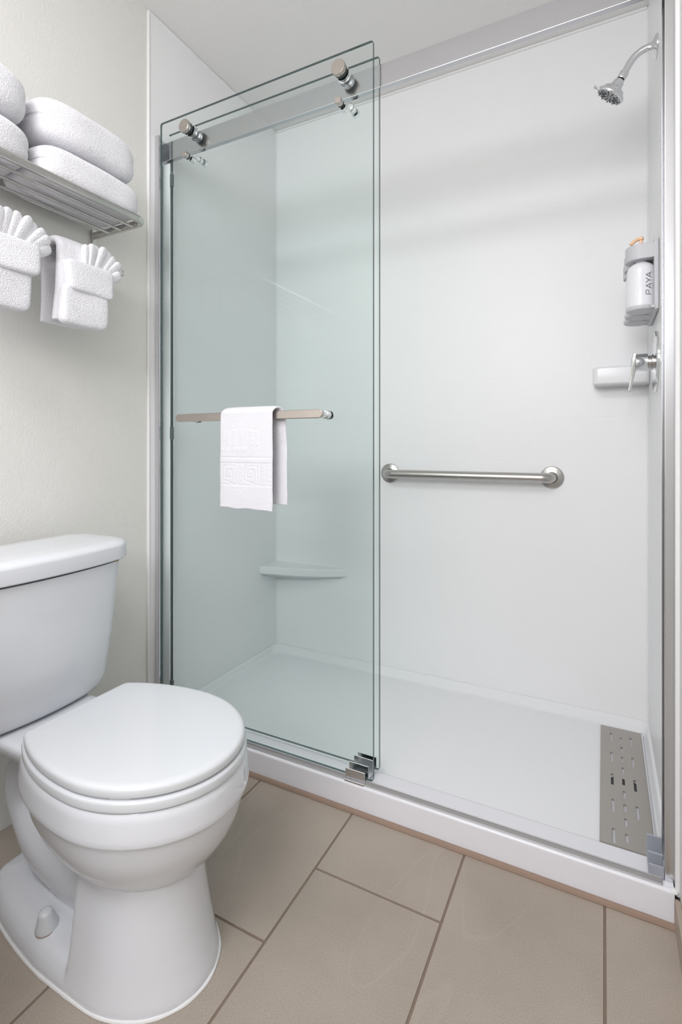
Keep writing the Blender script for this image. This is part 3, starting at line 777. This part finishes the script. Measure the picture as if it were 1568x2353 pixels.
tk = link('tank', bm, M['china'], to, sharp=50)
bm = new()
loft(bm, [tank_loop(0.058, 0.262, 0.026, 0.210, 0.045, 0.6945), tank_loop(0.055, 0.267, 0.027, 0.217, 0.050, 0.6955), tank_loop(0.053, 0.269, 0.028, 0.220, 0.052, 0.699), tank_loop(0.053, 0.269, 0.028, 0.220, 0.052, 0.728),
          tank_loop(0.055, 0.267, 0.028, 0.218, 0.050, 0.735), tank_loop(0.062, 0.258, 0.027, 0.210, 0.045, 0.7405), tank_loop(0.075, 0.243, 0.024, 0.196, 0.04, 0.7430), tank_loop(0.11, 0.20, 0.016, 0.15, 0.03, 0.7440)])
bmesh.ops.recalc_face_normals(bm, faces=bm.faces)
link('tank_lid', bm, M['china'], to, sharp=60)
bm = new(); box(bm, 0.262, 0.2705, CY+0.160, CY+0.171, 0.6905, 0.6940, 0.001, 1); link('stain_mark', bm, M['rust'], to)
bm = new(); lathe(bm, (0.155, CY, 0.366), (0, 0, 1), [(0, 0.04), (0.012, 0.04)], 24); link('gasket', bm, M['black'], to)
# white caulk around the foot
bm = new()
hb = [(0.151, 0.034), (0.162, 0.058), (0.198, 0.080), (0.26, 0.100), (0.33, 0.114), (0.42, 0.126), (0.50, 0.128), (0.56, 0.128)]
base = [(x, CP-w_) for x, w_ in hb]
for k in range(1, 24): a = PI*k/24; base.append((0.56+0.164*math.sin(a), CP-0.128*math.cos(a)))
base += [(x, CP+w_) for x, w_ in reversed(hb)]
pts = [Vector((x, y, 0.0015)) for x, y in base]
pts = smooth_path(pts, 4)
rr = [0.0036*(1+0.35*fbm((p.x*30, p.y*30, 0), 1)) for p in pts]
tube(bm, pts, rr, 8)
link('caulk_bead', bm, M['caulk'], to)

# ------------------------------------------------------------------ towel rack
rk = thing('towel_rack', 'brushed steel hotel towel shelf with a lower bar on the left wall', 'towel rack', (0.0, -0.5, 1.48))
RZ = 1.615
EY0, EY1 = -0.835, -0.211
bm = new(); tube(bm, arc_path([(0.004, EY0, RZ), (0.217, EY0, RZ), (0.217, EY1+0.003, RZ), (0.004, EY1+0.003, RZ)], 0.028, 10), 0.0102, 20); link('shelf_frame', bm, M['rack'], rk)
for x in (0.079, 0.127, 0.176):
    bm = new(); tube(bm, [(x, EY0+0.004, RZ-0.007), (x, EY1-0.004, RZ-0.007)], 0.0040, 12); link('slat', bm, M['rack'], rk)
for y in (EY0, EY1):
    bm = new()
    box(bm, 0.0005, 0.010, y-0.008, y+0.008, 1.475, 1.632, 0.002, 2)
    link('wall_plate', bm, M['rack'], rk)
    bm = new(); box(bm, 0.006, 0.120, y-0.004, y+0.004, 1.4750, 1.4930, 0.0015, 2); link('lower_arm', bm, M['rack'], rk)
bm = new(); tube(bm, [(0.125, EY0-0.004, 1.484), (0.125, EY0, 1.484), (0.125, EY1, 1.484), (0.125, EY1+0.005, 1.484), (0.125, EY1+0.008, 1.484)], [0.006, 0.0095, 0.0095, 0.0085, 0.004], 20); link('towel_bar', bm, M['rack'], rk)
bm = new(); lathe(bm, (0.0, -0.187, 1.640), (1, 0, 0), [(0, 0.008), (0.002, 0.008), (0.004, 0.005), (0.0045, 0.0)], 16); link('wall_screw', bm, M['chrome'], rk)

# ------------------------------------------------------------------ towels
def fluff(o, strength=0.0021, size=0.0016, sub=2):
    t = bpy.data.textures.new('terry_noise', 'CLOUDS'); t.noise_scale = size; t.noise_depth = 1
    if sub:
        sb = o.modifiers.new('fine', 'SUBSURF'); sb.subdivision_type = 'CATMULL_CLARK'; sb.levels = sub; sb.render_levels = sub
    d = o.modifiers.new('pile', 'DISPLACE'); d.texture = t; d.strength = strength; d.mid_level = 0.5; d.texture_coords = 'LOCAL'
def puff(bm, c, h, n, p=4.0, seed=0, amp=0.006, shape=None):
    """rounded cushion from a cube grid"""
    cache = {}
    def V(a, b, d):
        k = (a, b, d)
        if k not in cache:
            q = Vector((2*a/n[0]-1, 2*b/n[1]-1, 2*d/n[2]-1))
            pn = (abs(q.x)**p + abs(q.y)**p + abs(q.z)**p)**(1/p)
            q = q/pn if pn > 0 else q
            w_ = Vector((c[0]+q.x*h[0], c[1]+q.y*h[1], c[2]+q.z*h[2]))
            if shape: w_ = shape(w_, q)
            nn = Vector((fbm(w_, 9, seed), fbm(w_, 9, seed+3), fbm(w_, 9, seed+6)))
            cache[k] = bm.verts.new(w_ + nn*amp)
        return cache[k]
    for ax_ in range(3):
        o1, o2 = (ax_+1) % 3, (ax_+2) % 3
        for side in (0, n[ax_]):
            for i in range(n[o1]):
                for j in range(n[o2]):
                    idx = []
                    for (u, v) in ((i, j), (i+1, j), (i+1, j+1), (i, j+1)):
                        t = [0, 0, 0]; t[ax_] = side; t[o1] = u; t[o2] = v; idx.append(V(*t))
                    if side == 0: idx.reverse()
                    bm.faces.new(idx)
def shelf_towel(cy, hy, z0, z1, seed, label, x1=0.222):
    bm = new()
    zc = (z0+z1)/2; hz = (z1-z0)/2
    x0 = 0.022
    def shp(w_, q):
        # shallow crease between the two folded layers on the short ends
        if abs(q.y) > 0.8:
            g = math.exp(-((q.z+0.05)/0.10)**2)*0.004*(abs(q.y)-0.8)/0.2
            w_.y -= math.copysign(g, q.y)
        w_.z += -0.006*q.y*q.y*(1 if q.z > 0 else 0)
        return w_
    puff(bm, ((x0+x1)/2, cy, zc), ((x1-x0)/2, hy, hz), (44, 60, 22), 4.6, seed, 0.005, shp)
    o = link('folded_towel', bm, M['terry'], None, sharp=180); fluff(o)
    tag(o, label, 'towel', 'folded towels on the rack shelf')
    return o
zb = RZ+0.0005
shelf_towel(-0.356, 0.150, zb, zb+0.094, 1, 'folded white towel lying on the rack slats, right pair, under another towel')
shelf_towel(-0.358, 0.145, zb+0.0975, zb+0.214, 2, 'rolled-over white towel on top of the right stack on the rack', 0.214)
shelf_towel(-0.664, 0.150, zb, zb+0.094, 3, 'folded white towel at the left frame edge resting on the rack slats, lower of two', 0.222)
shelf_towel(-0.664, 0.146, zb+0.0975, zb+0.216, 4, 'folded white towel at the left frame edge, top of the left stack', 0.216)

def hanging_towel(dy, dz, seed, label, tips, b0, b1):
    t = thing('hand_towel', label, 'towel', (0.125, -0.36+dy, 1.495+dz), 'fan-folded hand towels on the rack bar')
    ZT = 1.484
    # sheet over the bar: back layer, over the top, front layer behind the pocket
    bm = new()
    nS, nT = 70, 36
    prof = []
    for k in range(nS+1):
        s = k/nS
        if s < 0.42:   # back going up
            q = s/0.42; prof.append((0.098+0.003*math.sin(q*5), 1.300+(ZT-1.300)*q))
        elif s < 0.58:
            a = PI - PI*(s-0.42)/0.16; prof.append((0.127+0.027*math.cos(a), ZT+0.024*math.sin(a)))
        else:
            q = (s-0.58)/0.42; prof.append((0.154+0.004*math.sin(q*4), ZT-(ZT-1.300)*q))
    rows = []
    for off in (0, 1):
        R_ = []
        for k, (x, z) in enumerate(prof):
            a = prof[max(k-1, 0)]; b = prof[min(k+1, nS)]
            tx, tz = b[0]-a[0], b[1]-a[1]; l_ = math.hypot(tx, tz); nx, nz = tz/l_, -tx/l_
            r_ = []
            for j in range(nT+1):
                v = j/nT*2-1
                hwid = 0.063
                zt_ = max(0.0, min(1.0, (z-1.30)/0.19))
                yc = -0.362 - 0.010*(1-zt_)
                edge_t = math.sqrt(max(0.0, 1-abs(v)**6))
                d = (0.0125 if off == 0 else -0.0125)*edge_t
                y = yc + v*hwid*(1+0.06*zt_) + 0.002*fbm((x*20, v*2, z*14), 1, seed)
                r_.append(bm.verts.new((x - nx*d + 0.003*fbm((v*3, z*12, x*9), 1, seed+2), y+dy, z - nz*d + dz)))
            R_.append(r_)
        rows.append(R_)
    for R_, flip in ((rows[0], False), (rows[1], True)):
        for k in range(nS):
            for j in range(nT):
                f = (R_[k][j], R_[k+1][j], R_[k+1][j+1], R_[k][j+1])
                bm.faces.new(f if not flip else tuple(reversed(f)))
    for k in (0, nS):
        for j in range(nT):
            bm.faces.new((rows[0][k][j], rows[0][k][j+1], rows[1][k][j+1], rows[1][k][j]))
    for j in (0, nT):
        for k in range(nS):
            bm.faces.new((rows[0][k][j], rows[0][k+1][j], rows[1][k+1][j], rows[1][k][j]))
    bmesh.ops.remove_doubles(bm, verts=bm.verts, dist=0.00005)
    bmesh.ops.recalc_face_normals(bm, faces=bm.faces)
    o = link('draped_layer', bm, M['terry'], t, sharp=180); fluff(o, 0.0021)
    # pocket: upper cuff and lower tier
    def shp_low(w_, q):
        f = (w_.z-dz-1.30)/0.09
        w_.y = (w_.y-(-0.367+dy))*(1.0-0.05*f) + (-0.367+dy) + 0.004*f
        return w_
    bm = new(); puff(bm, (0.173, -0.368+dy, 1.340+dz), (0.0165, 0.0655, 0.050), (10, 50, 40), 6.5, seed, 0.004, shp_low)
    o = link('pocket_lower', bm, M['terry'], t, sharp=180); fluff(o)
    def shp_up(w_, q):
        f = (w_.z-dz-1.415)/0.035
        w_.y = (w_.y-(-0.355+dy))*(1.0+0.06*f) + (-0.355+dy)
        w_.x -= 0.004*f
        return w_
    bm = new(); puff(bm, (0.1755, -0.353+dy, 1.414+dz), (0.0180, 0.0690, 0.041), (10, 50, 30), 6.5, seed+1, 0.004, shp_up)
    o = link('pocket_cuff', bm, M['terry'], t, sharp=180); fluff(o)
    # pleated fan
    for i, (ty, tz) in enumerate(tips):
        f = i/(len(tips)-1)
        by_, bz_ = b0+(b1-b0)*f, 1.438 - 0.006*f
        a = Vector((0.170, by_+dy, bz_+dz)); b = Vector((0.174+0.006*math.sin(i*2.4), ty+dy, tz+dz))
        d = b-a; L_ = d.length; d.normalize(); sd = Vector((1, 0, 0)).cross(d).normalized()
        bm = new()
        hw0, hw1 = 0.0115, 0.0152
        def shp(w_, q, a=a, d=d, sd=sd, L_=L_):
            s = (q.y+1)/2; wd = hw0+(hw1-hw0)*s
            return a + d*(L_*s) + sd*(q.z*wd) + Vector((1, 0, 0))*(q.x*0.0105*(0.8+0.4*s) + 0.0035*q.z)
        puff(bm, (0, 0, 0), (1, 1, 1), (8, 24, 8), 2.8, seed+i, 0.0030, shp)
        bmesh.ops.recalc_face_normals(bm, faces=bm.faces)
        o = link('fan_pleat', bm, M['terry'], t, sharp=180); fluff(o, 0.0020)
    return t
hanging_towel(0.0, 0.0, 11, 'white hand towel with a pleated fan top on the rack bar, nearer the shower',
              [(-0.362, 1.507), (-0.344, 1.513), (-0.327, 1.515), (-0.309, 1.513), (-0.291, 1.508), (-0.275, 1.499), (-0.261, 1.488), (-0.250, 1.473), (-0.258, 1.457)], -0.355, -0.292)
hanging_towel(-0.205, 0.004, 21, 'white hand towel with a pleated fan on the rack bar, cut by the left edge',
              [(-0.425, 1.476), (-0.412, 1.493), (-0.394, 1.505), (-0.372, 1.513), (-0.350, 1.517), (-0.328, 1.517), (-0.306, 1.514), (-0.286, 1.507), (-0.268, 1.496), (-0.254, 1.481), (-0.250, 1.464)], -0.405, -0.295)

# ------------------------------------------------------------------ washcloth over the door bar
def key_height(u, z):
    """relief of the greek key border and embroidery, u in 0..1 across, z in metres"""
    h = 0.0
    def groove(d, w_=0.0016, dep=0.0016): return -dep*math.exp(-(d/w_)**2)
    h += groove(z-0.9495); h += groove(z-0.9335); h += groove(z-0.8705)
    if 0.8705 < z < 0.9335:
        x = u*0.187; per = 0.078; k = int(x/per); lx = x-k*per-0.012
        segs = [(0.0, 0.9335, 0.0, 0.882), (0.010, 0.882, 0.055, 0.8705), (0.010, 0.924, 0.010, 0.892), (0.010, 0.892, 0.034, 0.892), (0.034, 0.892, 0.034, 0.914), (0.022, 0.914, 0.034, 0.914), (0.047, 0.924, 0.047, 0.878), (0.010, 0.926, 0.047, 0.926), (0.056, 0.9335, 0.056, 0.8705)]
        m = 9
        for x0_, z0_, x1_, z1_ in segs:
            dx, dz_ = x1_-x0_, z1_-z0_; t = max(0, min(1, ((lx-x0_)*dx+(z-z0_)*dz_)/(dx*dx+dz_*dz_)))
            m = min(m, math.hypot(lx-x0_-t*dx, z-z0_-t*dz_))
        h += groove(m, 0.0014, 0.0016)
        h -= 0.0006
    # embroidered motif and a row of small raised marks beneath it
    if 0.985 < z < 1.033 and 0.08 < u < 0.78:
        for uc, wd in ((0.18, 0.05), (0.30, 0.045), (0.44, 0.05), (0.62, 0.06), (0.73, 0.035)):
            top = 1.030-0.25*abs(uc-0.45)*0.05
            if abs(u-uc) < wd and z < top: h += 0.0016*math.cos((u-uc)/wd*PI/2)*(0.6+0.4*math.sin(z*1400+uc*50))
    if 0.967 < z < 0.979 and 0.03 < u < 0.55:
        h += 0.0013*(1 if math.sin(u*120) > 0 else 0)
    return h
wt = thing('washcloth', 'white washcloth with Greek key border folded over the glass door bar', 'towel', (0.46, -0.045, 1.085), None)
bm = new()
nS, nT = 200, 110
prof = []
for k in range(nS+1):
    s = k/nS
    if s < 0.50: q = s/0.50; prof.append((-0.0605, 0.802+(BZ+0.006-0.802)*q, 0))
    elif s < 0.62:
        a = PI - PI*(s-0.50)/0.12; prof.append((-0.0440+0.0165*math.cos(a)*1.0, BZ+0.006+0.0155*math.sin(a), 0.5))
    else: q = (s-0.62)/0.38; prof.append((-0.0270+0.010*min(1, q*3), BZ+0.006-(BZ+0.006-0.815)*q, 1))
def cloth(off):
    R_ = []
    for k, (y, z, part) in enumerate(prof):
        a = prof[max(k-1, 0)]; b = prof[min(k+1, nS)]
        ty, tz = b[0]-a[0], b[1]-a[1]; l_ = math.hypot(ty, tz); ny, nz = -tz/l_, ty/l_
        r_ = []
        sh_ = max(0.0, min(1.0, (k/nS-0.50)/0.12))
        for j in range(nT+1):
            u = j/nT; v = 2*u-1
            taper = math.sqrt(max(0.0, 1-abs(v)**9))
            th_ = 0.0048*taper
            d = th_ if off else -th_
            wob = 0.0016*fbm((u*3, z*9, part), 1, 5)
            xl = 0.366-0.003*(1-(z-0.80)/0.28) + 0.0012*fbm((z*40, 0, 0), 1, 3) + 0.022*sh_
            xr = 0.552+0.004*sh_ + 0.0012*fbm((z*40, 9, 0), 1, 4) + 0.016*sh_
            hh_ = key_height(u, z) if (off and part == 0) else 0
            if off and part == 1:
                for zz in (0.912, 0.893, 0.855, 0.825): hh_ += -0.0016*math.exp(-((z-zz)/0.0018)**2)
            zz_ = z + (0.004*(fbm((u*4, 0, 0), 1, 8)) if k < 3 else 0)
            r_.append(bm.verts.new((xl+(xr-xl)*u, y+ny*(d+hh_*taper)+wob, zz_+nz*d)))
        R_.append(r_)
    return R_
RA, RB = cloth(True), cloth(False)
for R_, flip in ((RA, True), (RB, False)):
    for k in range(nS):
        for j in range(nT):
            f = (R_[k][j], R_[k+1][j], R_[k+1][j+1], R_[k][j+1]); bm.faces.new(f if not flip else tuple(reversed(f)))
for k in (0, nS):
    for j in range(nT): bm.faces.new((RA[k][j], RA[k][j+1], RB[k][j+1], RB[k][j]))
bmesh.ops.remove_doubles(bm, verts=bm.verts, dist=0.00003)
bmesh.ops.recalc_face_normals(bm, faces=bm.faces)
o = link('cloth', bm, M['terry_flat'], wt, sharp=180); fluff(o, 0.0009, 0.0014, 1)
